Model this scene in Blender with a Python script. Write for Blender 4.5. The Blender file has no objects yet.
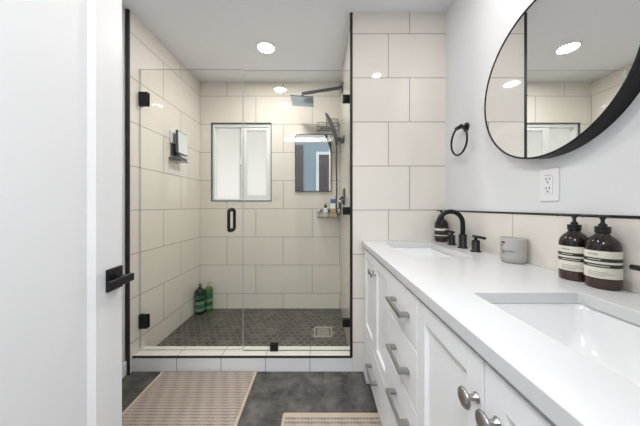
import bpy, bmesh, math, random
from mathutils import Vector, Matrix
random.seed(4)
S = bpy.context.scene
COL = S.collection
PI = math.pi

# ---------------------------------------------------------------- camera, world, lights, exposure
cam_d = bpy.data.cameras.new('camera'); cam = bpy.data.objects.new('camera', cam_d); COL.objects.link(cam)
cam.location = (0, 0, 1.124); cam.rotation_euler = (PI / 2, 0, 0)
cam_d.sensor_width = 36; cam_d.lens = 243 / 640 * 36; cam_d.shift_y = -6.7 / 640; cam_d.clip_start = 0.01
S.camera = cam
W = bpy.data.worlds.new('daylight'); S.world = W; W.use_nodes = True
W.node_tree.nodes['Background'].inputs[0].default_value = (0.94, 0.97, 1.0, 1)
W.node_tree.nodes['Background'].inputs[1].default_value = 1.35
S.view_settings.view_transform = 'Standard'; S.view_settings.look = 'None'
S.view_settings.gamma = 1; S.view_settings.use_curve_mapping = False
S.view_settings.exposure = 0.0
S.cycles.max_bounces = 14; S.cycles.diffuse_bounces = 6; S.cycles.glossy_bounces = 8
S.cycles.transparent_max_bounces = 24; S.cycles.transmission_bounces = 10
S.cycles.caustics_reflective = True; S.cycles.sample_clamp_indirect = 20
S.cycles.use_denoising = True
LIGHT_W = {'shower': 11.0, 'room': 8.5, 'vanity': 5.0}
FILL_W = 95
LIGHT_COL = (1.0, 0.985, 0.96)
FILL = bpy.data.lights.new('doorway_fill', 'AREA'); FILL.shape = 'RECTANGLE'; FILL.size = 1.5; FILL.size_y = 0.9; FILL.energy = FILL_W; FILL.color = (0.90, 0.95, 1.0)  # added fill without a fixture, stands in for daylight through the doorway
fill_o = bpy.data.objects.new('doorway_fill', FILL); COL.objects.link(fill_o); fill_o.location = (-.15, -0.95, 2.73); fill_o.rotation_euler = (math.radians(55), 0, 0)

# ---------------------------------------------------------------- materials
MATS = {}
def mat(name, col, rough=0.5, metal=0.0, spec=0.5, coat=0.0, bump=None, vary=None, **kw):
    if name in MATS: return MATS[name]
    m = bpy.data.materials.new(name); m.use_nodes = True; MATS[name] = m
    nt = m.node_tree; b = nt.nodes['Principled BSDF']
    b.inputs['Base Color'].default_value = (*col, 1); b.inputs['Roughness'].default_value = rough
    b.inputs['Metallic'].default_value = metal; b.inputs['Specular IOR Level'].default_value = spec
    b.inputs['Coat Weight'].default_value = coat; b.inputs['Coat Roughness'].default_value = 0.03
    for k, v in kw.items(): b.inputs[k].default_value = v
    tc = nt.nodes.new('ShaderNodeTexCoord')
    if vary:                                    # vary = (scale, amount): soft colour mottling
        n = nt.nodes.new('ShaderNodeTexNoise'); n.inputs['Scale'].default_value = vary[0]; n.inputs['Detail'].default_value = 6
        nt.links.new(tc.outputs['Object'], n.inputs['Vector'])
        r = nt.nodes.new('ShaderNodeMapRange'); r.inputs[1].default_value = 0.3; r.inputs[2].default_value = 0.7
        r.inputs[3].default_value = 1 - vary[1]; r.inputs[4].default_value = 1 + vary[1]
        nt.links.new(n.outputs['Fac'], r.inputs[0])
        mx = nt.nodes.new('ShaderNodeVectorMath'); mx.operation = 'SCALE'; mx.inputs[0].default_value = col
        nt.links.new(r.outputs[0], mx.inputs['Scale']); nt.links.new(mx.outputs[0], b.inputs['Base Color'])
    if bump:                                    # bump = (scale, strength)
        n = nt.nodes.new('ShaderNodeTexNoise'); n.inputs['Scale'].default_value = bump[0]; n.inputs['Detail'].default_value = 3
        nt.links.new(tc.outputs['Object'], n.inputs['Vector'])
        bp = nt.nodes.new('ShaderNodeBump'); bp.inputs['Strength'].default_value = bump[1]; bp.inputs['Distance'].default_value = 0.002
        nt.links.new(n.outputs['Fac'], bp.inputs['Height']); nt.links.new(bp.outputs[0], b.inputs['Normal'])
    return m

def emit(name, col, strength):
    m = bpy.data.materials.new(name); m.use_nodes = True; nt = m.node_tree; MATS[name] = m
    nt.nodes.remove(nt.nodes['Principled BSDF'])
    e = nt.nodes.new('ShaderNodeEmission'); e.inputs[0].default_value = (*col, 1); e.inputs[1].default_value = strength
    nt.links.new(e.outputs[0], nt.nodes['Material Output'].inputs[0]); return m

def tile_mat(name, axes, col, grout, bw, rh, shift, offset, mortar=0.0022, rough=0.03, vary=0.02, bumpd=0.001, mottle=None, spec=0.75):
    """ceramic tile; axes picks the two world axes that run along and up the face"""
    m = bpy.data.materials.new(name); m.use_nodes = True; nt = m.node_tree; MATS[name] = m
    b = nt.nodes['Principled BSDF']
    tc = nt.nodes.new('ShaderNodeTexCoord'); sp = nt.nodes.new('ShaderNodeSeparateXYZ'); cb = nt.nodes.new('ShaderNodeCombineXYZ')
    nt.links.new(tc.outputs['Object'], sp.inputs[0])
    for i, a in enumerate(axes):
        ad = nt.nodes.new('ShaderNodeMath'); ad.operation = 'ADD'; ad.inputs[1].default_value = -shift[i] + (60 * bw if i == 0 else 61 * rh)
        nt.links.new(sp.outputs['XYZ'.index(a)], ad.inputs[0]); nt.links.new(ad.outputs[0], cb.inputs[i])
    br = nt.nodes.new('ShaderNodeTexBrick'); nt.links.new(cb.outputs[0], br.inputs['Vector'])
    br.offset = offset; br.offset_frequency = 2; br.squash = 1
    br.inputs['Scale'].default_value = 1; br.inputs['Brick Width'].default_value = bw; br.inputs['Row Height'].default_value = rh
    br.inputs['Mortar Size'].default_value = mortar; br.inputs['Mortar Smooth'].default_value = 0.15; br.inputs['Bias'].default_value = 0
    br.inputs['Color1'].default_value = (*[c * (1 + vary) for c in col], 1); br.inputs['Color2'].default_value = (*[c * (1 - vary) for c in col], 1)
    br.inputs['Mortar'].default_value = (*grout, 1)
    src = br.outputs['Color']
    if mottle:
        n = nt.nodes.new('ShaderNodeTexNoise'); n.inputs['Scale'].default_value = mottle[0]; n.inputs['Detail'].default_value = 8; n.inputs['Roughness'].default_value = 0.65
        nt.links.new(tc.outputs['Object'], n.inputs['Vector'])
        r = nt.nodes.new('ShaderNodeMapRange'); r.inputs[1].default_value = 0.3; r.inputs[2].default_value = 0.7
        r.inputs[3].default_value = 1 - mottle[1]; r.inputs[4].default_value = 1 + mottle[1]
        nt.links.new(n.outputs['Fac'], r.inputs[0])
        v = nt.nodes.new('ShaderNodeVectorMath'); v.operation = 'SCALE'; nt.links.new(src, v.inputs[0]); nt.links.new(r.outputs[0], v.inputs['Scale'])
        src = v.outputs[0]
    nt.links.new(src, b.inputs['Base Color'])
    rr = nt.nodes.new('ShaderNodeMapRange'); rr.inputs[3].default_value = rough; rr.inputs[4].default_value = 0.8
    nt.links.new(br.outputs['Fac'], rr.inputs[0]); nt.links.new(rr.outputs[0], b.inputs['Roughness'])
    b.inputs['Specular IOR Level'].default_value = spec
    bp = nt.nodes.new('ShaderNodeBump'); bp.invert = True; bp.inputs['Strength'].default_value = 0.5; bp.inputs['Distance'].default_value = bumpd
    nt.links.new(br.outputs['Fac'], bp.inputs['Height']); nt.links.new(bp.outputs[0], b.inputs['Normal'])
    return m

TILE = (0.765, 0.719, 0.660); GROUT = (0.20, 0.18, 0.165)
M_back = tile_mat('cream wall tile, back', 'XZ', TILE, GROUT, 0.6, 0.3, (-0.392, 1.098), 0.485)
M_front = tile_mat('cream wall tile, return', 'XZ', TILE, GROUT, 0.6, 0.3, (0.609, 1.098), 0.2407)
M_side = tile_mat('cream wall tile, side', 'YZ', TILE, GROUT, 0.6, 0.3, (2.229, 1.098), 0.41)
M_splash = tile_mat('cream wall tile, splash', 'YZ', TILE, (0.40, 0.36, 0.32), 0.6, 0.3, (1.07, 0.798), 0.0)
M_curbf = tile_mat('white tile, curb front', 'XZ', (0.79, 0.785, 0.79), GROUT, 0.3025, 0.3, (-0.976, -0.05), 0.0)
M_curbt = tile_mat('cream tile, curb top', 'XY', (0.80, 0.77, 0.69), GROUT, 0.3025, 0.5, (-0.976, 1.4), 0.0)
M_floor = tile_mat('charcoal floor tile', 'XY', (0.088, 0.081, 0.074), (0.115, 0.108, 0.10), 0.407, 0.61, (-0.19, 1.70), 0.0, mortar=0.0016, rough=0.42, vary=0.08, bumpd=0.0005, mottle=(10, 0.75), spec=0.35)
M_wall = mat('white wall paint', (0.775, 0.78, 0.795), 0.6, bump=(160, 0.12), spec=0.3)
M_ceil = mat('ceiling paint', (0.85, 0.86, 0.885), 0.8, spec=0.2)
M_white = mat('white cabinet lacquer', (0.82, 0.82, 0.825), 0.35)
M_door = mat('white door paint', (0.83, 0.83, 0.84), 0.4)
M_base = mat('white trim paint', (0.78, 0.78, 0.77), 0.4)
M_quartz = mat('white quartz', (0.63, 0.63, 0.635), 0.22, vary=(9, 0.012))
M_porc = mat('white porcelain', (0.82, 0.82, 0.82), 0.14, coat=0.3)
M_black = mat('matte black metal', (0.009, 0.009, 0.010), 0.38, spec=0.3, bump=(300, 0.03))
M_blacktrim = mat('black edge trim', (0.010, 0.010, 0.010), 0.45)
M_nickel = mat('brushed nickel', (0.40, 0.39, 0.375), 0.30, metal=1.0, vary=(60, 0.05))
M_chrome = mat('dark chrome', (0.30, 0.31, 0.33), 0.18, metal=1.0)
M_grey = mat('grey metal', (0.10, 0.105, 0.115), 0.3, metal=0.7)
M_plate = mat('polished shower plate', (0.35, 0.42, 0.52), 0.12, metal=1.0)
M_mirror = mat('mirror silver', (0.90, 0.91, 0.91), 0.0, metal=1.0)
M_vinyl = mat('white vinyl', (0.80, 0.82, 0.83), 0.3)
M_amber = mat('dark amber glass', (0.012, 0.006, 0.005), 0.08, coat=0.15)
M_soap = mat('amber glass over soap', (0.05, 0.024, 0.018), 0.10, coat=0.15)
M_label = mat('cream label', (0.74, 0.71, 0.62), 0.55)
M_ink = mat('black label ink', (0.025, 0.025, 0.025), 0.5)
M_pump = mat('black pump plastic', (0.010, 0.010, 0.011), 0.3)
M_conc = mat('grey ceramic', (0.44, 0.42, 0.40), 0.6, vary=(40, 0.03))
M_hexd = mat('charcoal hexagon tile', (0.070, 0.064, 0.057), 0.4, vary=(9, 0.35))
M_hexl = mat('lighter hexagon tile', (0.105, 0.097, 0.086), 0.4, vary=(9, 0.35))
M_hexg = mat('hexagon grout', (0.26, 0.24, 0.21), 0.85)
M_drain = mat('steel drain', (0.55, 0.53, 0.47), 0.35, metal=0.8)
M_slot = mat('dark slot', (0.02, 0.02, 0.02), 0.6)
M_plastic = mat('white plastic', (0.82, 0.82, 0.82), 0.3)
M_dgreen = mat('dark green plastic', (0.006, 0.024, 0.020), 0.15)
M_lgreen = mat('light green plastic', (0.065, 0.15, 0.035), 0.15)
M_mgreen = mat('mid green print', (0.02, 0.11, 0.055), 0.3, vary=(90, 0.9))
M_pgreen = mat('pale green print', (0.17, 0.30, 0.18), 0.3, vary=(110, 0.8))
M_cream = mat('cream plastic', (0.62, 0.55, 0.38), 0.3)
M_blue = mat('blue print', (0.06, 0.12, 0.33), 0.35)
M_gold = mat('ochre print', (0.55, 0.40, 0.20), 0.4)
M_hall = mat('blue grey hall paint', (0.24, 0.30, 0.36), 0.7)
M_brown = mat('dark brown door', (0.085, 0.062, 0.066), 0.45)
M_hallfl = mat('hall floor', (0.20, 0.17, 0.15), 0.5)
M_binding = mat('beige rug binding', (0.50, 0.41, 0.32), 0.9, bump=(400, 0.3))
M_edge = mat('glass edge', (0.40, 0.46, 0.43), 0.1)
M_diff = emit('lamp diffuser', (1.0, 0.97, 0.93), 12)

def glass_mat(name, tint):
    m = bpy.data.materials.new(name); m.use_nodes = True; nt = m.node_tree; MATS[name] = m
    nt.nodes.remove(nt.nodes['Principled BSDF'])
    t = nt.nodes.new('ShaderNodeBsdfTransparent'); t.inputs[0].default_value = (*tint, 1)
    g = nt.nodes.new('ShaderNodeBsdfGlossy'); g.inputs['Roughness'].default_value = 0.0
    f = nt.nodes.new('ShaderNodeFresnel'); f.inputs[0].default_value = 1.35
    geo = nt.nodes.new('ShaderNodeNewGeometry')
    inv = nt.nodes.new('ShaderNodeMath'); inv.operation = 'SUBTRACT'; inv.inputs[0].default_value = 1
    nt.links.new(geo.outputs['Backfacing'], inv.inputs[1])
    mu = nt.nodes.new('ShaderNodeMath'); mu.operation = 'MULTIPLY'
    nt.links.new(f.outputs[0], mu.inputs[0]); nt.links.new(inv.outputs[0], mu.inputs[1])
    mx = nt.nodes.new('ShaderNodeMixShader'); nt.links.new(mu.outputs[0], mx.inputs[0])
    nt.links.new(t.outputs[0], mx.inputs[1]); nt.links.new(g.outputs[0], mx.inputs[2])
    nt.links.new(mx.outputs[0], nt.nodes['Material Output'].inputs[0]); return m
M_glass = glass_mat('clear shower glass', (0.968, 0.974, 0.955))

def frosted_mat():
    m = bpy.data.materials.new('frosted window glass'); m.use_nodes = True; nt = m.node_tree
    nt.nodes.remove(nt.nodes['Principled BSDF'])
    t = nt.nodes.new('ShaderNodeBsdfTranslucent'); t.inputs[0].default_value = (0.97, 0.955, 0.93, 1)
    d = nt.nodes.new('ShaderNodeBsdfGlossy'); d.inputs['Roughness'].default_value = 0.35; d.inputs[0].default_value = (0.9, 0.9, 0.9, 1)
    mx = nt.nodes.new('ShaderNodeMixShader'); mx.inputs[0].default_value = 0.06
    nt.links.new(t.outputs[0], mx.inputs[1]); nt.links.new(d.outputs[0], mx.inputs[2])
    nt.links.new(mx.outputs[0], nt.nodes['Material Output'].inputs[0]); return m
M_frost = frosted_mat()

def rug_mat():
    m = bpy.data.materials.new('woven rug'); m.use_nodes = True; nt = m.node_tree; b = nt.nodes['Principled BSDF']
    b.inputs['Roughness'].default_value = 0.95; b.inputs['Specular IOR Level'].default_value = 0.1
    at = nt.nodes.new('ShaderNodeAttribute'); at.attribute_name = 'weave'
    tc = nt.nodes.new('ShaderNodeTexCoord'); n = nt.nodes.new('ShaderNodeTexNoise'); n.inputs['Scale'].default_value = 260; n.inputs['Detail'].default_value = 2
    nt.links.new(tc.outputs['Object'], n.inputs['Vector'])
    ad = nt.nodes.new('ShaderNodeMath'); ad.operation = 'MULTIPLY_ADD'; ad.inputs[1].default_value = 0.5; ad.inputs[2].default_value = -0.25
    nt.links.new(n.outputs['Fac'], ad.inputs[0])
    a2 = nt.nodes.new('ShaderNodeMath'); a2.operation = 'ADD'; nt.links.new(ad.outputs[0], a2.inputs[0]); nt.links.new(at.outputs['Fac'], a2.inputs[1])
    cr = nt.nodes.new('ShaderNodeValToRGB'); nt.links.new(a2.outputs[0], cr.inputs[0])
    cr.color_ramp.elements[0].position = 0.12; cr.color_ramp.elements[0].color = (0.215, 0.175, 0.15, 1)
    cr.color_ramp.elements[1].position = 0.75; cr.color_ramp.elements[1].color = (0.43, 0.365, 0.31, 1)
    nt.links.new(cr.outputs[0], b.inputs['Base Color']); return m
M_rug = rug_mat()

# ---------------------------------------------------------------- mesh helpers
def NB(): return bmesh.new()
def merge(dst, src, mi=0, M=None, smooth=False):
    if M is not None: bmesh.ops.transform(src, matrix=M, verts=src.verts)
    for f in src.faces:
        f.material_index = mi
        if smooth: f.smooth = True
    me = bpy.data.meshes.new('tmp'); src.to_mesh(me); src.free(); dst.from_mesh(me); bpy.data.meshes.remove(me)
def box(bm, x0, x1, y0, y1, z0, z1, bev=0.0, mi=0, M=None, seg=2):
    t = NB(); bmesh.ops.create_cube(t, size=1)
    bmesh.ops.transform(t, matrix=Matrix.Translation(((x0 + x1) / 2, (y0 + y1) / 2, (z0 + z1) / 2)) @ Matrix.Diagonal((x1 - x0, y1 - y0, z1 - z0, 1)), verts=t.verts)
    if bev: bmesh.ops.bevel(t, geom=t.edges[:], offset=bev, segments=seg, affect='EDGES', profile=0.5)
    merge(bm, t, mi, M)
def lathe(bm, prof, seg=40, mi=0, M=None, mis=None, sharp=False):
    """prof = [(r, z)...] about local z; caps the ends; mis = material per band"""
    t = NB(); rings = []
    for r, z in prof:
        if r < 1e-6: rings.append([t.verts.new((0, 0, z))])
        else: rings.append([t.verts.new((r * math.cos(2 * PI * i / seg), r * math.sin(2 * PI * i / seg), z)) for i in range(seg)])
    fm = []
    for k in range(len(rings) - 1):
        a, b = rings[k], rings[k + 1]
        for i in range(seg):
            j = (i + 1) % seg
            if len(a) == 1 and len(b) == 1: continue
            if len(a) == 1: vs = [a[0], b[j], b[i]]
            elif len(b) == 1: vs = [a[i], a[j], b[0]]
            else: vs = [a[i], a[j], b[j], b[i]]
            f = t.faces.new(vs); f.material_index = mis[k] if mis else mi; f.smooth = not sharp
    bmesh.ops.recalc_face_normals(t, faces=t.faces)
    if M is not None: bmesh.ops.transform(t, matrix=M, verts=t.verts)
    me = bpy.data.meshes.new('tmp'); t.to_mesh(me); t.free(); bm.from_mesh(me); bpy.data.meshes.remove(me)
def tube(bm, pts, rad, seg=14, mi=0, closed=False, squash=None):
    pts = [Vector(p) for p in pts]; n = len(pts); t = NB(); rings = []
    rads = rad if isinstance(rad, (list, tuple)) else [rad] * n
    up = None
    for i, p in enumerate(pts):
        if closed: d = pts[(i + 1) % n] - pts[i - 1]
        else: d = pts[min(i + 1, n - 1)] - pts[max(i - 1, 0)]
        d.normalize()
        if up is None:
            up = Vector((0, 0, 1)) if abs(d.z) < 0.9 else Vector((1, 0, 0))
        s = d.cross(up).normalized(); up = s.cross(d).normalized()
        rings.append([t.verts.new(p + (s * math.cos(2 * PI * k / seg) + up * math.sin(2 * PI * k / seg)) * rads[i]) for k in range(seg)])
    for i in range(n if closed else n - 1):
        a, b = rings[i], rings[(i + 1) % n]
        for k in range(seg):
            f = t.faces.new([a[k], a[(k + 1) % seg], b[(k + 1) % seg], b[k]]); f.smooth = True
    if not closed:
        t.faces.new(rings[0][::-1]); t.faces.new(rings[-1])
    bmesh.ops.recalc_face_normals(t, faces=t.faces)
    for f in t.faces: f.material_index = mi
    me = bpy.data.meshes.new('tmp'); t.to_mesh(me); t.free(); bm.from_mesh(me); bpy.data.meshes.remove(me)
def cyl(bm, p0, p1, r, seg=24, mi=0, bev=0.0):
    p0 = Vector(p0); p1 = Vector(p1); d = p1 - p0; L = d.length
    M = Matrix.Translation(p0) @ d.to_track_quat('Z', 'Y').to_matrix().to_4x4()
    pr = [(0, 0), (r, 0), (r, L), (0, L)] if not bev else [(0, 0), (r - bev, 0), (r, bev), (r, L - bev), (r - bev, L), (0, L)]
    t = NB(); lathe(t, pr, seg, sharp=True, M=M)
    for f in t.faces:
        f.material_index = mi
        if len(f.verts) == 4: f.smooth = True
    me = bpy.data.meshes.new('tmp'); t.to_mesh(me); t.free(); bm.from_mesh(me); bpy.data.meshes.remove(me)
def disc(bm, c, r, seg=48, mi=0):
    t = NB(); bmesh.ops.create_circle(t, cap_ends=True, segments=seg, radius=r); merge(bm, t, mi, Matrix.Translation(c))
def rrect(x0, x1, y0, y1, r, n=6):
    out = []
    for cx, cy, a0 in ((x1 - r, y1 - r, 0), (x0 + r, y1 - r, 90), (x0 + r, y0 + r, 180), (x1 - r, y0 + r, 270)):
        for k in range(n + 1):
            a = math.radians(a0 + 90 * k / n); out.append((cx + r * math.cos(a), cy + r * math.sin(a)))
    return out

WL = {}          # world location of every object built here
def link(name, bm, m, parent=None, origin=None, rot=None):
    """coordinates in bm are world coordinates (or the parent's own frame when the parent is rotated)"""
    me = bpy.data.meshes.new(name); 
    xs = [v.co for v in bm.verts]
    if origin is None:
        lo = Vector((min(v.x for v in xs), min(v.y for v in xs), min(v.z for v in xs))); hi = Vector((max(v.x for v in xs), max(v.y for v in xs), max(v.z for v in xs)))
        origin = Vector(((lo.x + hi.x) / 2, (lo.y + hi.y) / 2, lo.z))
    origin = Vector(origin)
    bmesh.ops.translate(bm, vec=-origin, verts=bm.verts)
    bm.to_mesh(me); bm.free()
    for k in (m if isinstance(m, (list, tuple)) else [m]): me.materials.append(k)
    o = bpy.data.objects.new(name, me); COL.objects.link(o)
    WL[o] = origin
    if parent is not None:
        o.parent = parent; o.location = origin - WL[parent]
    else: o.location = origin
    return o
def thing(name, loc, label, cat, group=None):
    o = bpy.data.objects.new(name, None); COL.objects.link(o); o.location = loc; o.empty_display_size = 0.05; WL[o] = Vector(loc)
    tag(o, label, cat, group); return o
def tag(o, label, cat, group=None):
    o['label'] = label; o['category'] = cat
    if group: o['group'] = group
    return o
def struct(name, bm, m):
    o = link(name, bm, m, origin=(0, 0, 0)); o['kind'] = 'structure'; return o
def copy_thing(root, loc, label):
    def rec(o, p):
        c = o.copy(); COL.objects.link(c)
        if p is not None: c.parent = p
        for ch in o.children: rec(ch, c)
        return c
    r = rec(root, None); r.location = loc; r['label'] = label; WL[r] = Vector(loc); return r

# ---------------------------------------------------------------- key planes
XL, XLP, XS, XR, XB = -1.277, -1.300, 0.216, 0.855, 0.848
YF, YB, YE = 1.653, 2.588, -0.02
ZC, ZSF = 2.444, 0.036
XDL, XDR, ZDH = -0.535, 0.195, 2.14      # doorway behind the camera

# ---------------------------------------------------------------- room shell
b = NB(); box(b, XLP - .1, XR + .1, YE - .12, YF + 0.06, -0.08, 0.0); struct('floor', b, M_floor)
b = NB(); box(b, XLP - .12, XR + .12, YE - .12, YB + .12, ZC, ZC + .1); struct('ceiling', b, M_ceil)
wx0, wx1, wz0, wz1 = -1.158, -0.518, 1.178, 2.013
b = NB()
for x0, x1, z0, z1 in ((XL - .12, wx0, -.05, ZC), (wx1, XS + .1, -.05, ZC), (wx0, wx1, -.05, wz0), (wx0, wx1, wz1, ZC)):
    box(b, x0, x1, YB, YB + .12, z0, z1)
struct('wall_back', b, M_back)
b = NB(); box(b, XLP - .1, XLP, YE - .12, YF - .02, -.05, ZC); struct('wall_left', b, M_wall)
b = NB(); box(b, XL - .12, XL, YF - .022, YB, -.05, ZC); o = struct('wall_shower_left', b, M_side)
b = NB(); box(b, XS, XR + .1, YF, YB, -.05, ZC); me_o = struct('wall_shower_right', b, [M_front, M_side])
for p in me_o.data.polygons:
    if abs(p.normal.x) > .5: p.material_index = 1
b = NB(); box(b, XR, XR + .1, YE - .12, YF, -.05, ZC); struct('wall_right', b, M_wall)
b = NB()
box(b, XLP, XDL, YE - .12, YE, 0, ZC); box(b, XDR, XR, YE - .12, YE, 0, ZC); box(b, XDL, XDR, YE - .12, YE, ZDH, ZC)
struct('wall_entry', b, M_wall)
b = NB()                                            # door casing, both uprights and head
box(b, XDL - .07, XDL, YE, YE + .015, 0, ZDH + .07, .004); box(b, XDR, XDR + .07, YE, YE + .015, 0, ZDH + .07, .004); box(b, XDL, XDR, YE, YE + .015, ZDH, ZDH + .07, .004)
struct('trim_casing', b, M_base)
b = NB(); box(b, XLP, XLP + .012, YE, YF - .03, 0, .092, .004); struct('baseboard_left', b, M_base)
# hall seen back through the doorway, by way of the shower mirror
HY = -1.75
b = NB(); box(b, -3.0, 3.0, HY - .1, HY, 0, 2.9); struct('wall_hall', b, M_hall)
b = NB(); box(b, -3.0, 3.0, HY, YE - .12, -.08, 0); struct('floor_hall', b, M_hallfl)
d2 = NB(); box(d2, -.03, .73, HY, HY + .03, .01, 2.04, .004); struct('door_2', d2, M_brown)
b = NB(); box(b, -.11, -.03, HY, HY + .035, 0, 2.12, .004); box(b, .73, .81, HY, HY + .035, 0, 2.12, .004); box(b, -.03, .73, HY, HY + .035, 2.04, 2.12, .004); struct('trim_hall', b, mat('hall casing', (.62, .68, .74), .5))
d3 = NB(); box(d3, -1.25, -.47, HY, HY + .03, .01, 2.3, .004); struct('door_3', d3, M_brown)
# unseen overhang added outside so the pane tops get less daylight
b = NB(); box(b, -2.6, 1.0, YB + .12, YB + .95, 2.03, 2.11); struct('shade_overhang', b, mat('shade overhang brown', (.22, .17, .11), .7))

# shower floor: hexagon mosaic over a grout bed
b = NB(); box(b, XL, XS, YF + .10, YB, -.05, ZSF - .0012, mi=0)
hs = 0.0575; R6 = hs / math.sqrt(3) - 0.0030; dy = hs * math.sqrt(3) / 2
row = 0; y = YF + .14
while y < YB + .02:
    x = XL + (hs / 2 if row % 2 else 0)
    while x < XS + .03:
        pts = [(x + R6 * math.cos(PI / 6 + k * PI / 3), y + R6 * math.sin(PI / 6 + k * PI / 3)) for k in range(6)]
        inside = all(XL <= px <= XS and YF + .1 <= py <= YB for px, py in pts)
        ok_drain = not (-.062 < x < .118 and 2.012 < y < 2.198)
        if ok_drain:
            pts = [(min(max(px, XL), XS), min(max(py, YF + .1), YB)) for px, py in pts]
            vs = [b.verts.new((px, py, ZSF)) for px, py in pts]
            try:
                f = b.faces.new(vs); f.material_index = 2 if random.random() < .3 else 1
                if f.normal.z < 0: f.normal_flip()
            except ValueError: pass
        x += hs
    y += dy; row += 1
struct('floor_shower', b, [M_hexg, M_hexd, M_hexl])
# curb
b = NB(); box(b, XL + .002, XS, YF, YF + .122, 0, .102)
cu = struct('shower_curb', b, [M_curbf, M_curbt])
for p in cu.data.polygons:
    if abs(p.normal.z) > .5: p.material_index = 1
# black metal edge trims
b = NB(); box(b, XL + .002, XS + .004, YF - .003, YF + .008, .093, .104, .001); struct('trim_curb', b, M_blacktrim)
b = NB(); box(b, XLP + .001, XL + .002, YF - .034, YF - .021, 0, ZC - .004, .001); struct('trim_left', b, M_blacktrim)
b = NB(); box(b, XS - .012, XS + .006, YF - .003, YF + .008, .102, ZC - .003, .001); struct('trim_right', b, M_blacktrim)
b = NB(); box(b, XB, XR, .02, YF, .892, 1.090); struct('wall_backsplash', b, M_splash)
b = NB(); box(b, XB - .002, XR, .02, YF, 1.090, 1.0985, .001); struct('trim_backsplash', b, M_blacktrim)
# window edge trim
b = NB(); e = .007
box(b, wx0 - .002, wx0 + e, YB - .003, YB + .05, wz0, wz1); box(b, wx1 - e, wx1 + .002, YB - .003, YB + .05, wz0, wz1)
box(b, wx0, wx1, YB - .003, YB + .05, wz1 - e, wz1 + .002); box(b, wx0, wx1, YB - .003, YB + .05, wz0 - .002, wz0 + e)
struct('trim_window', b, mat('dark window edging', (.10, .11, .11), .4))

# window: fixed pane left, sliding sash right
win = bpy.data.objects.new('window_1', None); COL.objects.link(win); win.location = ((wx0 + wx1) / 2, YB + .06, wz0); win['kind'] = 'structure'; WL[win] = Vector(win.location)
def frame(bm, x0, x1, z0, z1, w, y0, y1, bev=.003, wl=None, wr=None, wt=None, wb=None):
    wl = wl or w; wr = wr or w; wt = wt or w; wb = wb or w
    box(bm, x0, x0 + wl, y0, y1, z0, z1, bev); box(bm, x1 - wr, x1, y0, y1, z0, z1, bev)
    box(bm, x0 + wl - .001, x1 - wr + .001, y0, y1, z1 - wt, z1, bev); box(bm, x0 + wl - .001, x1 - wr + .001, y0, y1, z0, z0 + wb, bev)
a0, a1, c0, c1 = wx0 + e, wx1 - e, wz0 + e, wz1 - e
b = NB(); frame(b, a0, a1, c0, c1, .022, YB + .014, YB + .095, wt=.032, wb=.016); box(b, -.875, -.838, YB + .055, YB + .095, c0 + .016, c1 - .032, .003)
link('window_frame', b, M_vinyl, win)
b = NB(); frame(b, -.838, a1 - .016, c0 + .014, c1 - .026, .040, YB + .024, YB + .066, wt=.042, wb=.042, wr=.036, wl=.05); box(b, -.850, -.836, YB + .022, YB + .06, c0 + .012, c1 - .026, .002)
sash = link('window_sash', b, M_vinyl, win)
b = NB(); box(b, -1.13, -.87, YB + .078, YB + .082, c0 + .01, c1 - .025); link('pane', b, M_frost, win)
b = NB(); box(b, -.80, -.57, YB + .050, YB + .054, c0 + .05, c1 - .06); link('pane', b, M_frost, sash)
b = NB(); box(b, -.862, -.846, YB + .010, YB + .024, 1.565, 1.645, .005); link('latch', b, M_vinyl, sash)

# ---------------------------------------------------------------- ceiling lights
def ceiling_light(x, y, r, watt, label, key):
    t = thing('ceiling_light', (x, y, ZC), label, 'ceiling light', 'recessed ceiling lights')
    b = NB(); lathe(b, [(r + .016, ZC), (r + .014, ZC - .006), (r + .002, ZC - .008), (r, ZC - .003), (r, ZC)], 48, M=Matrix.Translation((x, y, 0))); link('trim_ring', b, M_plastic, t)
    b = NB(); lathe(b, [(r, ZC - .001), (r, ZC - .004), (0, ZC - .004)], 48, M=Matrix.Translation((x, y, 0))); link('diffuser', b, M_diff, t)
    L = bpy.data.lights.new('downlight', 'AREA'); L.shape = 'DISK'; L.size = 2 * r; L.energy = LIGHT_W[key]; L.color = LIGHT_COL
    lo = bpy.data.objects.new('downlight', L); COL.objects.link(lo); lo.location = (x, y, ZC - .0095)
ceiling_light(-.4495, 2.019, .067, 0, 'round recessed ceiling light above the shower, the one seen directly', 'shower')
ceiling_light(-.445, .698, .067, 0, 'round recessed ceiling light over the floor between door and vanity', 'room')
ceiling_light(.567, .87, .032, 0, 'small round recessed ceiling light over the vanity', 'vanity')

# ---------------------------------------------------------------- entry door (open, at left)
th = math.atan(.103)
door = NB(); Wd, Hd0, Hd1 = .722, .012, 2.075; st = .100; rec = .009; mo = .016
t = NB(); box(t, -.035, 0, 0, Wd, Hd0, Hd1)
def quad(bm, vs): bm.faces.new([bm.verts.new(v) for v in vs])
t.free()
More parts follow.
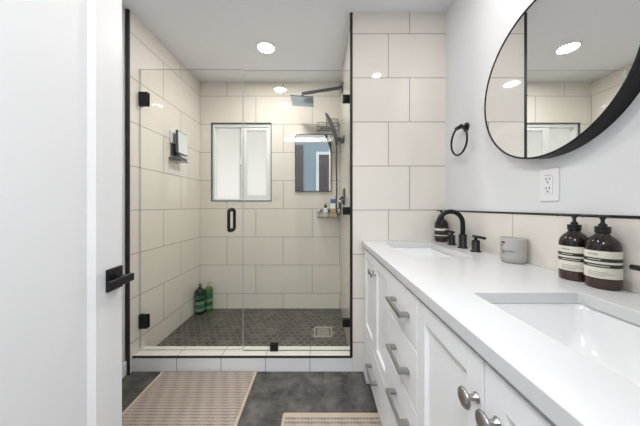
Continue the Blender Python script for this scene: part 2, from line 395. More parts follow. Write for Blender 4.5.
# slab with a recessed flat panel on both faces
box(door, -.035, 0, 0, st, Hd0, Hd1, .0015); box(door, -.035, 0, Wd - st, Wd, Hd0, Hd1, .0015)
box(door, -.035, 0, st, Wd - st, Hd0, .24, .0); box(door, -.035, 0, st, Wd - st, 1.96, Hd1, .0)
box(door, -.035 + rec, -rec, st - .002, Wd - st + .002, .238, 1.962)
for s, xx in ((1, 0.0), (-1, -.035)):                # sloping moulding around the panel
    P = [(st, .24), (Wd - st, .24), (Wd - st, 1.96), (st, 1.96)]; Q = [(st + mo, .24 + mo), (Wd - st - mo, .24 + mo), (Wd - st - mo, 1.96 - mo), (st + mo, 1.96 - mo)]
    for k in range(4):
        k2 = (k + 1) % 4
        vs = [(xx - s * .001, *P[k]), (xx - s * .001, *P[k2]), (xx - s * (rec - .0003), *Q[k2]), (xx - s * (rec - .0003), *Q[k])]
        quad(door, vs if s > 0 else vs[::-1])
d1 = link('door_1', door, M_door, origin=(0, 0, 0)); d1['kind'] = 'structure'
d1.location = (-.532, .026, 0); d1.rotation_euler = (0, 0, th); WL[d1] = Vector((0, 0, 0))
b = NB(); hy, hz = .685, .914
box(b, 0, .008, hy - .029, hy + .029, hz - .032, hz + .032, .0015)
cyl(b, (.009, hy, hz), (.040, hy, hz), .011)
box(b, .036, .047, hy - .076, hy + .018, hz - .011, hz + .011, .002)
h = link('door_handle', b, M_black, d1); h['label'] = 'matte black square lever handle'
b = NB()
for zz in (.25, 1.05, 1.85): cyl(b, (.004, -.004, zz - .045), (.004, -.004, zz + .045), .007)
link('hinge', b, M_black, d1)

# ---------------------------------------------------------------- shower glass
YG = 1.718; GT = .008
def pane_mesh(x0, x1, z0, z1):
    b = NB(); box(b, x0, x1, YG, YG + GT, z0, z1, .0008, seg=1)
    for f in b.faces: f.material_index = 0 if abs(f.normal.y) > .95 else 1
    return b
sd = thing('shower_door', (-.91, YG + .004, .11), 'hinged frameless clear glass shower door with black pull handle, left pane', 'shower door')
link('pane', pane_mesh(XL + .004, -.549, .110, 2.094), [M_glass, M_edge], sd)
for zc in (1.883, .309):
    b = NB(); box(b, XL, XL + .062, YG - .009, YG - .001, zc - .048, zc + .048, .002); box(b, XL, XL + .062, YG + GT + .001, YG + GT + .011, zc - .048, zc + .048, .002)
    box(b, XL, XL + .008, YG - .008, YG + GT + .02, zc - .048, zc + .048, .002)
    cyl(b, (XL + .02, YG - .013, zc), (XL + .02, YG - .010, zc), .006); cyl(b, (XL + .008, YG + .004, zc - .052), (XL + .008, YG + .004, zc + .052), .007)
    hi = link('hinge', b, M_black, sd)
for s in (-1, 1):
    b = NB(); y0 = YG if s < 0 else YG + GT; xx = -.626; z0, z1 = .955, 1.100; dd = .052; pts = []
    r = .018
    pts += [(xx, y0, z0), (xx, y0 + s * (dd - r), z0)]
    for k in range(1, 7): a = PI / 2 * k / 6; pts.append((xx, y0 + s * (dd - r + r * math.sin(a)), z0 + r - r * math.cos(a)))
    for k in range(0, 7): a = PI / 2 * k / 6; pts.append((xx, y0 + s * (dd - r + r * math.cos(a)), z1 - r + r * math.sin(a)))
    pts.append((xx, y0, z1))
    tube(b, pts, .0105, 14); 
    for zz in (z0, z1): cyl(b, (xx, y0, zz), (xx, y0 + s * .004, zz), .014)
    link('pull_handle', b, M_black, sd)
gp = thing('glass_panel', (-.165, YG + .004, .105), 'fixed clear glass shower panel at right, clamped to wall and curb', 'glass panel')
link('pane', pane_mesh(-.543, XS - .002, .1055, 2.086), [M_glass, M_edge], gp)
b = NB(); box(b, -.543, XS - .002, YG - .001, YG + GT + .001, .102, .1053); link('bottom_seal', b, mat('grey seal', (.10, .10, .09), .6), gp)
for zc in (1.884, 1.092, .300):
    b = NB(); box(b, XS - .056, XS, YG - .010, YG - .0005, zc - .027, zc + .027, .002); box(b, XS - .056, XS, YG + GT + .0005, YG + GT + .010, zc - .027, zc + .027, .002)
    cyl(b, (XS - .028, YG - .0125, zc), (XS - .028, YG - .009, zc), .007)
    link('clamp', b, M_black, gp)
b = NB(); box(b, -.353, -.297, YG - .010, YG - .0005, .1025, .153, .002); box(b, -.353, -.297, YG + GT + .0005, YG + GT + .010, .1025, .153, .002)
cyl(b, (-.325, YG - .0125, .127), (-.325, YG - .009, .127), .007); link('clamp', b, M_black, gp)

# ---------------------------------------------------------------- shower fittings
hd = thing('rain_shower', (XS, 2.31, 2.25), 'grey rain shower head, square plate on long arm from shower wall', 'shower head')
b = NB(); box(b, XS - .012, XS, 2.275, 2.345, 2.208, 2.296, .002); link('flange', b, M_grey, hd)
b = NB(); A = Vector((XS - .01, 2.31, 2.252)); B = Vector((-.165, 2.31, 2.195)); dxy = (B - A)
Mx = Matrix.Translation((A + B) / 2) @ dxy.to_track_quat('X', 'Z').to_matrix().to_4x4()
box(b, -dxy.length / 2, dxy.length / 2, -.012, .012, -.012, .012, .003, M=Mx); box(b, -.178, -.154, 2.298, 2.322, 2.125, 2.205, .003)
link('arm', b, M_grey, hd)
b = NB(); Mp = Matrix.Translation((-.166, 2.31, 2.122)) @ Matrix.Rotation(math.radians(4), 4, 'Y')
box(b, -.105, .105, -.11, .11, -.005, .005, .002, M=Mp); link('spray_plate', b, M_plate, hd)

hs_t = thing('hand_shower', (XS, 2.19, 1.70), 'slim grey hand shower in wall bracket with hanging hose and valve', 'hand shower')
b = NB(); box(b, XS - .010, XS, 2.13, 2.19, 1.69, 1.75, .002); box(b, XS - .075, XS - .005, 2.148, 2.178, 1.700, 1.735, .004); cyl(b, (XS - .025, 2.11, 1.685), (XS - .025, 2.15, 1.685), .012); cyl(b, (XS - .025, 2.13, 1.685), (XS - .025, 2.13, 1.72), .007); link('bracket', b, M_grey, hs_t)
b = NB(); P0 = Vector((.148, 2.163, 1.665)); n = 16; pts = []; rad = []
for k in range(n):
    u = k / (n - 1); pts.append((.148 - .098 * u ** 1.7, 2.163 + .02 * u, 1.665 + .315 * u - .02 * u ** 3)); rad.append(.012 + .010 * math.sin(PI * min(1, u * 1.0)) * .6 - (.004 if k == n - 1 else 0))
tube(b, pts, rad, 14); link('handset', b, M_grey, hs_t)
b = NB(); pts = []
hp = [(.148, 2.163, 1.665), (.146, 2.165, 1.5), (.150, 2.17, 1.3), (.146, 2.18, 1.13), (.152, 2.185, 1.065), (.168, 2.19, 1.045), (.184, 2.19, 1.07), (.187, 2.185, 1.13), (.184, 2.18, 1.19), (.205, 2.18, 1.20)]
def spline(P, m=6):
    P = [Vector(p) for p in P]; out = []
    for i in range(len(P) - 1):
        p0, p1, p2, p3 = P[max(i - 1, 0)], P[i], P[i + 1], P[min(i + 2, len(P) - 1)]
        for k in range(m):
            t = k / m; out.append(.5 * ((2 * p1) + (p2 - p0) * t + (2 * p0 - 5 * p1 + 4 * p2 - p3) * t * t + (3 * p1 - p0 - 3 * p2 + p3) * t ** 3))
    out.append(P[-1]); return out
tube(b, spline(hp), .0078, 10); link('hose', b, M_grey, hs_t)
b = NB(); box(b, XS - .010, XS, 2.11, 2.25, 1.135, 1.28, .002); box(b, XS - .03, XS - .009, 2.168, 2.192, 1.188, 1.212, .003); link('valve_plate', b, M_grey, hs_t)
b = NB(); cyl(b, (XS - .01, 2.14, 1.16), (XS - .05, 2.14, 1.16), .018, bev=.002); box(b, XS - .052, XS - .040, 2.133, 2.147, 1.10, 1.165, .002); link('valve_lever', b, M_chrome, hs_t)

def caddy(z0, label, back_rail):
    t = thing('wire_caddy', (.09, YB - .065, z0), label, 'caddy', 'wire caddies on the shower back wall')
    x0, x1, y0, y1 = -.03, .195, YB - .125, YB - .006
    b = NB()
    for zz in (z0, z0 + .045, z0 + .085):
        pts = [(x, y, zz) for x, y in rrect(x0, x1, y0, y1, .015, 3)]
        tube(b, pts, .0028, 6, closed=True)
    for x, y in ((x0, y0 + .02), (x1, y0 + .02), (x0 + .02, y0), (x1 - .02, y0), ((x0 + x1) / 2, y0)): cyl(b, (x, y, z0), (x, y, z0 + .085), .0024, 6)
    for k in range(9):
        xx = x0 + .02 + k * (x1 - x0 - .04) / 8; cyl(b, (xx, y0, z0), (xx, y1, z0), .0022, 6)
    if back_rail:
        for xx in (x0 + .1, x1 - .008): cyl(b, (xx, y1, z0 + .08), (xx, y1, z0 + .165), .0028, 6)
        for zz in (.125, .165): cyl(b, (x0 + .1, y1, z0 + zz), (x1 - .008, y1, z0 + zz), .0028, 6)
    link('wire_basket', b, M_chrome, t)
    b = NB(); box(b, x0 + .03, x1 - .03, YB - .006, YB, z0 + .055, z0 + .075, .002); link('mounting_strip', b, M_chrome, t)
    return t
caddy(1.888, 'upper wire caddy in shower corner, beside the hand shower, empty', True)
caddy(1.012, 'lower wire caddy in shower corner holding small bottles', False)
# things in the lower caddy
zt = 1.0148
t = thing('shampoo_bottle', (.058, 2.515, zt), 'small white bottle with black cap in the lower shower caddy', 'bottle')
b = NB(); lathe(b, [(0, zt), (.024, zt), (.027, zt + .006), (.027, zt + .075), (.020, zt + .09), (.011, zt + .094), (0, zt + .094)], 28, M=Matrix.Translation((.058, 2.515, 0))); link('body', b, M_plastic, t)
b = NB(); lathe(b, [(0, zt + .0935), (.014, zt + .0935), (.014, zt + .118), (.008, zt + .122), (.006, zt + .14), (0, zt + .14)], 20, M=Matrix.Translation((.058, 2.515, 0))); link('cap', b, M_pump, t)
t = thing('soap_pouch', (.140, 2.520, zt), 'blue and ochre refill pouch standing in the lower shower caddy', 'pouch')
b = NB()
rows = [(0, .030, .022), (.02, .034, .022), (.08, .034, .016), (.14, .033, .008), (.185, .032, .002)]
t2 = NB(); rg = [[t2.verts.new((.140 + sx * w, 2.520 + sy * d, zt + z)) for sx, sy in ((-1, -1), (1, -1), (1, 1), (-1, 1))] for z, w, d in rows]
for k in range(4):
    for i in range(4):
        f = t2.faces.new([rg[k][i], rg[k][(i + 1) % 4], rg[k + 1][(i + 1) % 4], rg[k + 1][i]]); f.material_index = (1, 1, 2, 0)[k]
t2.faces.new(rg[0][::-1]); t2.faces.new(rg[-1]).material_index = 0
bmesh.ops.recalc_face_normals(t2, faces=t2.faces)
link('pouch_body', t2, [M_blue, M_gold, M_plastic], t); b.free()

# shower wall mirror hung on the back wall
t = thing('wall_mirror', (-.073, YB, 1.285), 'dark framed rectangular mirror on the shower back wall right of the window', 'mirror')
Mt = Matrix.Translation((-.073, YB - .010, 1.285)) @ Matrix.Rotation(math.radians(3.5), 4, 'X')
b = NB(); fw, fh = .186, .588
box(b, -fw, fw, -.006, 0, 0, fh, .001, M=Mt.copy()); link('mirror_glass', b, M_mirror, t)
b = NB(); frame(b, -fw - .004, fw + .004, -.003, fh + .004, .005, -.009, .004, .001); bmesh.ops.transform(b, matrix=Mt, verts=b.verts); link('frame', b, M_slot, t)
b = NB(); box(b, -.1, -.06, YB - .03, YB, 1.75, 1.80, .002); link('hanger', b, M_slot, t)

# fogless shaving mirror on the left shower wall
t = thing('shaving_mirror', (XL, 2.12, 1.53), 'swivel shaving mirror with razor shelf on left shower wall', 'mirror')
c = [Vector((-1.207, 2.07)), Vector((-1.226, 2.255))]; u = (c[1] - c[0]).normalized()
Mm = Matrix.Translation((c[0].x, c[0].y, 1.580)) @ Matrix(((u.y, u.x, 0, 0), (-u.x, u.y, 0, 0), (0, 0, 1, 0), (0, 0, 0, 1))) @ Matrix.Rotation(math.radians(1.5), 4, 'X')
b = NB(); box(b, -.008, -.001, .008, .178, .008, .188, .001, M=Mm.copy()); link('mirror_glass', b, M_mirror, t)
b = NB(); box(b, -.020, -.0035, 0, .186, 0, .196, .003, M=Mm.copy()); link('frame', b, M_grey, t)
b = NB(); box(b, XL, XL + .022, 2.06, 2.16, 1.665, 1.775, .006); link('mount_block', b, M_plastic, t)
b = NB(); box(b, XL, XL + .018, 2.075, 2.14, 1.56, 1.668, .004); tube(b, [(XL + .015, 2.11, 1.66), (XL + .03, 2.11, 1.62), (XL + .034, 2.13, 1.57), (XL + .045, 2.14, 1.56)], .012, 10); link('bracket_arm', b, M_grey, t)
b = NB(); box(b, XL, XL + .075, 2.045, 2.20, 1.528, 1.538, .003); box(b, XL + .07, XL + .075, 2.045, 2.20, 1.535, 1.550, .002); tube(b, [(XL + .004, 2.05, 1.517), (XL + .09, 2.05, 1.517), (XL + .09, 2.19, 1.517), (XL + .004, 2.19, 1.517)], .003, 8); link('razor_shelf', b, M_grey, t)

# pump bottles on shower floor
def pump(bm, x, y, z, s, d, mi=0):
    lathe(bm, [(0, z), (.016 * s, z), (.016 * s, z + .016 * s), (.010 * s, z + .019 * s), (.0055 * s, z + .021 * s), (.0055 * s, z + .034 * s), (.011 * s, z + .036 * s), (.011 * s, z + .046 * s), (0, z + .047 * s)], 24, mi, M=Matrix.Translation((x, y, 0)))
    dd = Vector((*d, 0)).normalized(); tip = Vector((x, y, z + .043 * s)) + dd * .042 * s
    tube(bm, [(x, y, z + .042 * s), tuple(tip), tuple(tip + dd * .004 * s + Vector((0, 0, -.010 * s)))], [.006 * s, .0048 * s, .004 * s], 10, mi)
def shower_bottle(x, y, r, H, m, mb, mc, label, nm):
    t = thing('pump_bottle', (x, y, ZSF), label, 'bottle', 'pump bottles on the shower floor')
    z = ZSF; b = NB()
    prof = [(0, z), (r * .92, z), (r, z + .008), (r, z + .045), (r, z + .075), (r * .97, z + .10), (r, z + .13), (r, z + .155), (r, z + H * .74), (r * .94, z + H * .79), (r * .6, z + H * .83), (.016, z + H * .845), (0, z + H * .845)]
    lathe(b, prof, 32, M=Matrix.Translation((x, y, 0))); link('body', b, m, t)
    b = NB(); lathe(b, [(r + .0006, z + .03), (r + .0006, z + .06), (r + .0006, z + .075), (r * .97 + .0006, z + .10), (r + .0006, z + .13)], 32, mis=[1, 0, 0, 1], M=Matrix.Translation((x, y, 0)))
    lathe(b, [(r + .0006, z + .15), (r + .0006, z + .19)], 32, mi=1 if nm else 0, M=Matrix.Translation((x, y, 0)) )
    link('label_print', b, mb, t)
    b = NB(); pump(b, x, y, z + H * .845 - .0005, 1.0, (.8, -.8)); link('pump', b, mc, t)
shower_bottle(-1.224, 2.475, .046, .30, M_dgreen, [M_mgreen, M_pgreen], M_pump, 'dark green pump bottle with black top in the shower corner', 0)
shower_bottle(-1.160, 2.535, .038, .30, M_lgreen, [M_mgreen, M_pgreen], M_cream, 'light green pump bottle with cream top in the shower corner', 0)

# floor drain
t = thing('floor_drain', (.026, 2.105, ZSF), 'square steel drain set in the shower floor', 'drain')
b = NB(); x0, x1, y0, y1 = -.051, .103, 2.028, 2.182
frame2 = ((x0, x1, y0, y0 + .012), (x0, x1, y1 - .012, y1), (x0, x0 + .012, y0, y1), (x1 - .012, x1, y0, y1))
for q in frame2: box(b, *q, ZSF - .001, ZSF + .003, .0008)
link('drain_frame', b, M_drain, t)
b = NB(); box(b, x0 + .022, x1 - .022, y0 + .017, y1 - .017, ZSF - .001, ZSF + .002, .0008); link('grate', b, mat('drain insert', (.27, .255, .22), .45, vary=(30, .2)), t)
b = NB(); box(b, x0 + .01, x1 - .01, y0 + .01, y1 - .01, ZSF - .001, ZSF + .0003); link('gap', b, M_slot, t)

# ---------------------------------------------------------------- rugs
def rug(name, x0, x1, y0, y1, label, px, py, binding):
    t = thing(name, ((x0 + x1) / 2, (y0 + y1) / 2, 0), label, 'rug', 'woven bath mats')
    nx = int((x1 - x0) / .003); ny = int((y1 - y0) / .003); vs = []; fs = []; wv = []
    for j in range(ny + 1):
        for i in range(nx + 1):
            x = x0 + (x1 - x0) * i / nx; y = y0 + (y1 - y0) * j / ny
            ry = (y - y0) / py; k = math.floor(ry); fy = ry - k
            fx = ((x - x0) / px) % 1
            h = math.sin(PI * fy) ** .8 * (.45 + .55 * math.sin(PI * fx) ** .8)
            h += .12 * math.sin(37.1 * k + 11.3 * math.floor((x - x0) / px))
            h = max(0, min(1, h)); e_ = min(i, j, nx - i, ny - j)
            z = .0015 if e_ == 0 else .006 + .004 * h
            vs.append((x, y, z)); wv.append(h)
    for j in range(ny):
        for i in range(nx):
            a = j * (nx + 1) + i; fs.append((a, a + 1, a + nx + 2, a + nx + 1))
    me = bpy.data.meshes.new('weave'); o_ = Vector(WL[t])
    me.from_pydata([tuple(Vector(v) - o_) for v in vs], [], fs)
    at = me.attributes.new('weave', 'FLOAT', 'POINT'); at.data.foreach_set('value', wv)
    me.materials.append(M_rug); me.polygons.foreach_set('use_smooth', [True] * len(fs))
    o = bpy.data.objects.new('weave', me); COL.objects.link(o); o.parent = t; WL[o] = o_
    for q in binding:
        b = NB()
        if q == 'l': box(b, x0 - .004, x0 + .012, y0, y1, 0, .011, .004)
        if q == 'r': box(b, x1 - .012, x1 + .004, y0, y1, 0, .011, .004)
        if q == 'f': box(b, x0, x1, y1 - .024, y1 + .004, 0, .0125, .005)
        link('binding', b, M_binding, t)
rug('bath_mat', -1.065, -.427, .62, 1.645, 'large beige woven mat on the floor along the shower curb', .0158, .0195, 'lr')
rug('bath_mat', -.195, .330, .50, 1.308, 'smaller beige woven mat on the floor in front of the vanity drawers', .017, .026, 'lf')

# ---------------------------------------------------------------- vanity
XF = .291; YV0, YV1 = .135, 1.648
van = thing('vanity_cabinet', (.57, .89, 0), 'long white shaker bathroom vanity cabinet with doors and drawers', 'cabinet')
b = NB(); FX = XF + .019
# carcass: sides, bottom, back, face frame
for y0, y1 in ((YV0, YV0 + .018), (YV1 - .018, YV1), (.718, .736), (1.028, 1.046)): box(b, FX + .002, XB - .004, y0, y1, .085, .860)
box(b, FX + .002, XB - .004, YV0, YV1, .085, .103); box(b, XB - .012, XB - .004, YV0, YV1, .085, .860)
ff = [(YV0, .150), (.715, .740), (1.025, 1.047), (1.592, YV1)]
for y0, y1 in ff: box(b, FX, FX + .02, y0, y1, .070, .860)
box(b, FX, FX + .02, YV0, YV1, .848, .860); box(b, FX, FX + .02, YV0, YV1, .070, .092); box(b, FX + .001, FX + .02, YV0, YV1, .31, .33)
box(b, FX + .003, FX + .012, YV0 + .02, YV1 - .02, .09, .85)
link('carcass', b, M_white, van)
b = NB(); box(b, FX + .055, FX + .07, YV0 + .05, YV1 - .05, 0, .085); link('toe_kick', b, M_white, van)
for y0, y1 in ((YV0, YV0 + .11), (YV1 - .11, YV1)):
    b = NB(); box(b, XF + .003, FX + .06, y0, y1, 0, .072, .002); link('foot', b, M_white, van)
def shaker(y0, y1, z0, z1, w, name):
    b = NB()
    box(b, XF, FX - .0005, y0, y0 + w, z0, z1, .0012); box(b, XF, FX - .0005, y1 - w, y1, z0, z1, .0012)
    box(b, XF, FX - .0005, y0 + w, y1 - w, z0, z0 + w); box(b, XF, FX - .0005, y0 + w, y1 - w, z1 - w, z1)
    box(b, XF + .010, FX - .001, y0 + w - .002, y1 - w + .002, z0 + w - .002, z1 - w + .002)
    P = [(y0 + w, z0 + w), (y1 - w, z0 + w), (y1 - w, z1 - w), (y0 + w, z1 - w)]; q = .007
    Q = [(y0 + w + q, z0 + w + q), (y1 - w - q, z0 + w + q), (y1 - w - q, z1 - w - q), (y0 + w + q, z1 - w - q)]
    for k in range(4):
        k2 = (k + 1) % 4; quad(b, [(XF + .002, *P[k2]), (XF + .002, *P[k]), (XF + .0098, *Q[k]), (XF + .0098, *Q[k2])])
    return link(name, b, M_white, van)
def slabfront(y0, y1, z0, z1):
    b = NB(); box(b, XF, FX - .0005, y0, y1, z0, z1, .0025); return link('drawer', b, M_white, van)
def knob(par, y, z):
    b = NB(); M = Matrix.Translation((XF, y, z)) @ Matrix.Rotation(-PI / 2, 4, 'Y')
    lathe(b, [(0, 0), (.0092, 0), (.0092, .002), (.0058, .005), (.0050, .015), (.0065, .019), (.0165, .0215), (.0182, .024), (.0165, .0275), (.010, .0300), (0, .0308)], 32, M=M)
    link('knob', b, M_nickel, par)
def pullh(par, yc, z):
    b = NB(); L = .160; c = .064
    box(b, XF - .036, XF - .025, yc - L / 2, yc + L / 2, z - .006, z + .006, .0012)
    for s in (-1, 1): box(b, XF - .026, XF, yc + s * (L / 2 - .012) - .011, yc + s * (L / 2 - .012) + .011, z - .006, z + .006, .0012)
    link('pull', b, M_nickel, par)
DT, DB = .848, .327
for ya, ym, yb in ((.148, .432, .7255), (1.038, 1.305, 1.595)):
    d = shaker(ya, ym - .0015, DB, DT, .050, 'door'); knob(d, ym - .035, .770)
    d = shaker(ym + .0015, yb, DB, DT, .050, 'door'); knob(d, ym + .018, .770)
    d = slabfront(ya, yb, .090, DB - .004); pullh(d, ym, .222)
zs = [.090, .309, .496, .683, .850]
for k in range(4):
    d = slabfront(.7290, 1.0345, zs[k] + .002, zs[k + 1] - .002); pullh(d, .866, (.222, .412, .584, .768)[k])

# countertop with two sink cut-outs
SX0, SX1 = .411, .700
sinks = [(.225, .655), (1.108, 1.538)]
t = NB(); loops = [[(.281, .130), (XB, .130), (XB, 1.652), (.281, 1.652)]] + [rrect(SX0, SX1, a, c_, .010) for a, c_ in sinks]
for lp in loops:
    vs = [t.verts.new((x, y, .892)) for x, y in lp]
    for i in range(len(vs)): t.edges.new((vs[i], vs[(i + 1) % len(vs)]))
bmesh.ops.triangle_fill(t, use_beauty=True, edges=t.edges[:])
for f in t.faces:
    f.normal_update()
    if f.normal.z < 0: f.normal_flip()
ex = bmesh.ops.extrude_face_region(t, geom=t.faces[:])
bmesh.ops.translate(t, vec=(0, 0, -.030), verts=[v for v in ex['geom'] if isinstance(v, bmesh.types.BMVert)])
bmesh.ops.recalc_face_normals(t, faces=t.faces)
ct = link('countertop', t, M_quartz, origin=(.565, .89, .862)); tag(ct, 'white quartz countertop running the length of the vanity', 'countertop')
bv = ct.modifiers.new('bevel', 'BEVEL'); bv.width = .002; bv.segments = 2; bv.limit_method = 'ANGLE'; bv.angle_limit = .9

def sink(yc, label):
    hl = .218; xc = (SX0 + SX1) / 2 + .002; hw = .149
    t = thing('sink', (xc, yc, .715), label, 'sink', 'undermount vanity sinks')
    b = NB(); rings = []
    spec = [(.0, .862, .030), (.002, .850, .032), (.006, .80, .04), (.014, .765, .05), (.032, .738, .06), (.062, .725, .07), (.10, .720, .045), (.125, .7185, .02)]
    for ins, z, r in spec:
        rings.append([b.verts.new((x, y, z)) for x, y in rrect(xc - hw + ins, xc + hw - ins, yc - hl + ins * 1.25, yc + hl - ins * 1.25, r, 8)])
    for k in range(len(rings) - 1):
        n = len(rings[k])
        for i in range(n):
            f = b.faces.new([rings[k][i], rings[k + 1][i], rings[k + 1][(i + 1) % n], rings[k][(i + 1) % n]]); f.smooth = True
    b.faces.new(rings[-1])
    bmesh.ops.recalc_face_normals(b, faces=b.faces)
    up = sum(f.normal.z for f in b.faces)
    if up < 0: bmesh.ops.reverse_faces(b, faces=b.faces)
    o = link('basin', b, M_porc, t); so = o.modifiers.new('thick', 'SOLIDIFY'); so.thickness = .008; so.offset = -1
    b = NB(); lathe(b, [(0, .7195), (.021, .7195), (.023, .721), (.016, .7225), (0, .724)], 28, M=Matrix.Translation((xc, yc, 0))); link('drain', b, M_nickel, t)
    return t, xc
s1, xc = sink(.44, 'white undermount sink nearer the amber soap bottles, cut off by the picture edge')
s2 = copy_thing(s1, (xc, 1.323, .715), 'white undermount sink at the far end of the counter by the tiled wall')

# faucets
def faucet(yc, label):
    x = .798; z = .892
    t = thing('faucet', (x, yc, z), label, 'faucet', 'black widespread faucets')
    b = NB(); lathe(b, [(0, z), (.028, z), (.028, z + .004), (.020, z + .006), (.020, z + .076), (0, z + .076)], 32, M=Matrix.Translation((x, yc, 0)))
    Rr = .0675; pts = [(x, yc, z + .07), (x, yc, z + .10)]
    for k in range(0, 21): a = PI * k / 20; pts.append((x - Rr + Rr * math.cos(a), yc, 1.027 + Rr * math.sin(a)))
    pts.append((x - 2 * Rr, yc, 1.018)); tube(b, pts, .0125, 18)
    link('spout', b, M_black, t)
    for s in (-1, 1):
        yy = yc + s * .113
        b = NB(); lathe(b, [(0, z), (.026, z), (.026, z + .004), (.0185, z + .006), (.0185, z + .058), (0, z + .058)], 32, M=Matrix.Translation((x, yy, 0))); hb = link('handle', b, M_black, t)
        b = NB(); cyl(b, (x, yy, z + .056), (x, yy, z + .074), .0075); cyl(b, (x, yy - s * .022, z + .077), (x, yy + s * .070, z + .077), .0068, bev=.001); link('lever', b, M_black, hb)
    return t
f1 = faucet(1.358, 'black gooseneck faucet with two lever handles at far sink by the tiled wall')
f2 = copy_thing(f1, (.798, .44, .892), 'black faucet at near sink, only a lever tip showing at right edge')

# ---------------------------------------------------------------- soap bottles on counter
def text_onto(bm, s, size, z, ang, r, mi, c):
    cu = bpy.data.curves.new('tmp', 'FONT'); cu.body = s; cu.size = size; o = bpy.data.objects.new('tmp', cu); COL.objects.link(o)
    me = o.to_mesh(); t = NB(); t.from_mesh(me); o.to_mesh_clear(); bpy.data.objects.remove(o); bpy.data.curves.remove(cu)
    bmesh.ops.triangulate(t, faces=t.faces)
    for v in t.verts:
        a = ang + v.co.x / r; v.co = Vector((c[0] + r * math.cos(a), c[1] + r * math.sin(a), z + v.co.y))
    merge(bm, t, mi)
def arcstrip(bm, a0, a1, z0, z1, r, mi, c):
    n = max(2, int((a1 - a0) / .08)); v = [[bm.verts.new((c[0] + r * math.cos(a0 + (a1 - a0) * i / n), c[1] + r * math.sin(a0 + (a1 - a0) * i / n), z)) for i in range(n + 1)] for z in (z0, z1)]
    for i in range(n): bm.faces.new([v[0][i], v[0][i + 1], v[1][i + 1], v[1][i]]).material_index = mi
def amber_bottle(x, y, r, label, k, group, lever, small=False):
    z = .892; c = (x, y)
    t = thing('soap_bottle', (x, y, z), label, 'bottle', group)
    b = NB(); H = lambda h: z + h * k
    lathe(b, [(0, H(0)), (r * .93, H(0)), (r, H(.005)), (r, H(.030)), (r, H(.113)), (r * .985, H(.120)), (r * .90, H(.131)), (r * .72, H(.141)), (r * .50, H(.148)), (r * .40, H(.153)), (r * .38, H(.160)), (0, H(.160))], 48,
          mis=[1, 1, 1, 0, 0, 0, 0, 0, 0, 0, 0], M=Matrix.Translation((x, y, 0)))
    link('bottle_body', b, [M_amber, M_soap], t)
    b = NB(); ro = r + .0006; A0 = math.atan2(-y, -x)
    if small: zb = [.026, .040, .046, .066, .074, .088, .094, .100]; ms = [1, 0, 1, 1, 0, 1, 1]
    else: zb = [.031, .056, .061, .071, .077, .087, .107]; ms = [0, 0, 1, 0, 1, 0]
    lathe(b, [(ro, H(q)) for q in zb], 48, mis=ms, M=Matrix.Translation((x, y, 0)))
    rr = r + .0011
    if not small:
        text_onto(b, 'Aesop.', .0085, H(.0955), A0 - .85, rr, 1, c)
        for zz, a0, a1, mi in ((.0815, -.85, -.1, 0), (.0650, -.85, .35, 0), (.047, -.85, .3, 2), (.042, -.85, .55, 2), (.037, -.85, .1, 2)):
            arcstrip(b, A0 + a0, A0 + a1, H(zz), H(zz + .0017), rr, mi, c)
    link('label', b, [M_label, M_ink, mat('faded label ink', (.35, .33, .29), .6)], t)
    b = NB(); pr = .40 * r
    M0 = Matrix.Translation((x, y, 0))
    lathe(b, [(0, H(.157)), (pr + .002, H(.157)), (pr + .002, H(.174)), (0, H(.174))], 28, M=M0, sharp=True)
    lathe(b, [(0, H(.174)), (pr * .62, H(.174)), (pr * .62, H(.181)), (0, H(.181))], 28, M=M0, sharp=True)
    lathe(b, [(pr * .45, H(.181)), (pr * .30, H(.186)), (pr * .30, H(.193)), (pr * .55, H(.200)), (pr * .55, H(.2065)), (0, H(.207))], 28, M=M0)
    if small is not None:
        d = Vector((*lever, 0)).normalized(); p = Vector((x, y, H(.2035))); tube(b, [p - d * .010, p + d * .036, p + d * .041 + Vector((0, 0, -.003))], [.0040, .0034, .0028], 10)
    link('pump', b, M_pump, t)
    return t
amber_bottle(.812, .776, .0365, 'amber pump soap bottle with cream banded label, the one farther from the picture edge', 1.0, 'large amber soap bottles', (-.6, .8))
amber_bottle(.812, .698, .0365, 'amber pump soap bottle with cream banded label, the one nearer the picture edge', 1.0, 'large amber soap bottles', (-.6, .8))
amber_bottle(.800, 1.603, .040, 'dark amber soap bottle in the counter corner behind the far faucet', 1.0, None, (-.2, 1), True)

# cup
t = thing('tumbler', (.803, 1.010, .892), 'grey ceramic tumbler on the counter by the backsplash', 'cup')
b = NB(); z = .892
lathe(b, [(0, z), (.036, z), (.041, z + .004), (.0445, z + .02), (.0455, z + .06), (.0455, z + .099), (.0445, z + .102), (.0425, z + .102), (.0415, z + .098), (.041, z + .05), (.036, z + .012), (0, z + .010)], 56, M=Matrix.Translation((.803, 1.010, 0)))
link('cup_body', b, M_conc, t)
b = NB(); A0 = math.atan2(-1.010, -.803)
for zz, a0, a1, h in ((.080, -.98, -.62, .007), (.068, -.98, -.80, .006), (.056, -.98, -.86, .0016), (.052, -.98, -.70, .0016), (.048, -.80, .10, .0020), (.044, -.98, -.76, .0016), (.040, -.98, -.56, .0018)):
    arcstrip(b, A0 + a0, A0 + a1, z + zz, z + zz + h, .0462, 0, (.803, 1.010))
link('printed_lines', b, M_ink, t)

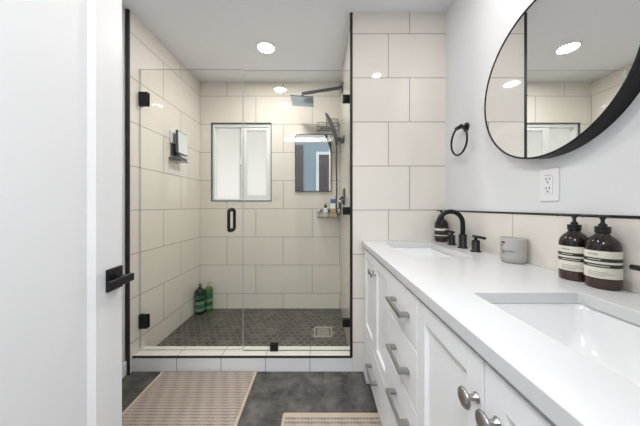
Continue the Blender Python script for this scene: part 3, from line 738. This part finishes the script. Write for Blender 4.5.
# ---------------------------------------------------------------- right wall: mirror, outlet, towel ring
MC = (XR, .893, 1.601); MR = .298
t = thing('round_mirror', (XR, MC[1], MC[2] - MR), 'large round wall mirror with deep black frame above the vanity', 'mirror')
Mr = Matrix.Translation((XR, MC[1], MC[2])) @ Matrix.Rotation(-PI / 2, 4, 'Y')
b = NB(); lathe(b, [(MR - .007, 0), (MR, 0), (MR, .051), (MR - .006, .0525), (MR - .006, .048), (MR - .007, .048), (MR - .007, 0)], 128, M=Mr, sharp=True)
for f in b.faces: f.smooth = False
link('frame', b, M_black, t)
b = NB(); lathe(b, [(0, .044), (MR - .0065, .044), (MR - .0065, .0495), (0, .0495)], 96, M=Mr, sharp=True); link('mirror_glass', b, M_mirror, t)

t = thing('outlet', (XR, .906, 1.203), 'white wall outlet plate below the round mirror', 'outlet')
b = NB(); box(b, XR - .006, XR, .866, .940, 1.143, 1.263, .002); link('cover_plate', b, M_plastic, t)
b = NB(); box(b, XR - .0085, XR - .005, .886, .920, 1.169, 1.237, .001); rc = link('receptacle', b, M_plastic, t)
b = NB()
for zc in (1.187, 1.221):
    for dy_, w in ((-.0065, .0024), (.0065, .0024)): box(b, XR - .0092, XR - .008, .903 + dy_ - w / 2, .903 + dy_ + w / 2, zc, zc + .009)
    cyl(b, (XR - .0092, .903, zc - .008), (XR - .008, .903, zc - .008), .0028, 12)
box(b, XR - .0092, XR - .008, .889, .917, 1.2385, 1.2395)
link('slots', b, M_slot, rc)

t = thing('towel_ring', (XR, 1.415, 1.585), 'black towel ring on the right wall between tile and mirror', 'towel ring')
b = NB(); cyl(b, (XR, 1.415, 1.585), (XR - .008, 1.415, 1.585), .026, bev=.002); cyl(b, (XR - .008, 1.415, 1.585), (XR - .046, 1.415, 1.585), .010); cyl(b, (XR - .046, 1.385, 1.583), (XR - .046, 1.445, 1.583), .011, bev=.002)
link('post', b, M_black, t)
b = NB(); tube(b, [(XR - .047, 1.415 + .080 * math.sin(2 * PI * k / 48), 1.503 + .080 * math.cos(2 * PI * k / 48)) for k in range(48)], .0055, 10, closed=True)
link('ring', b, M_black, t)
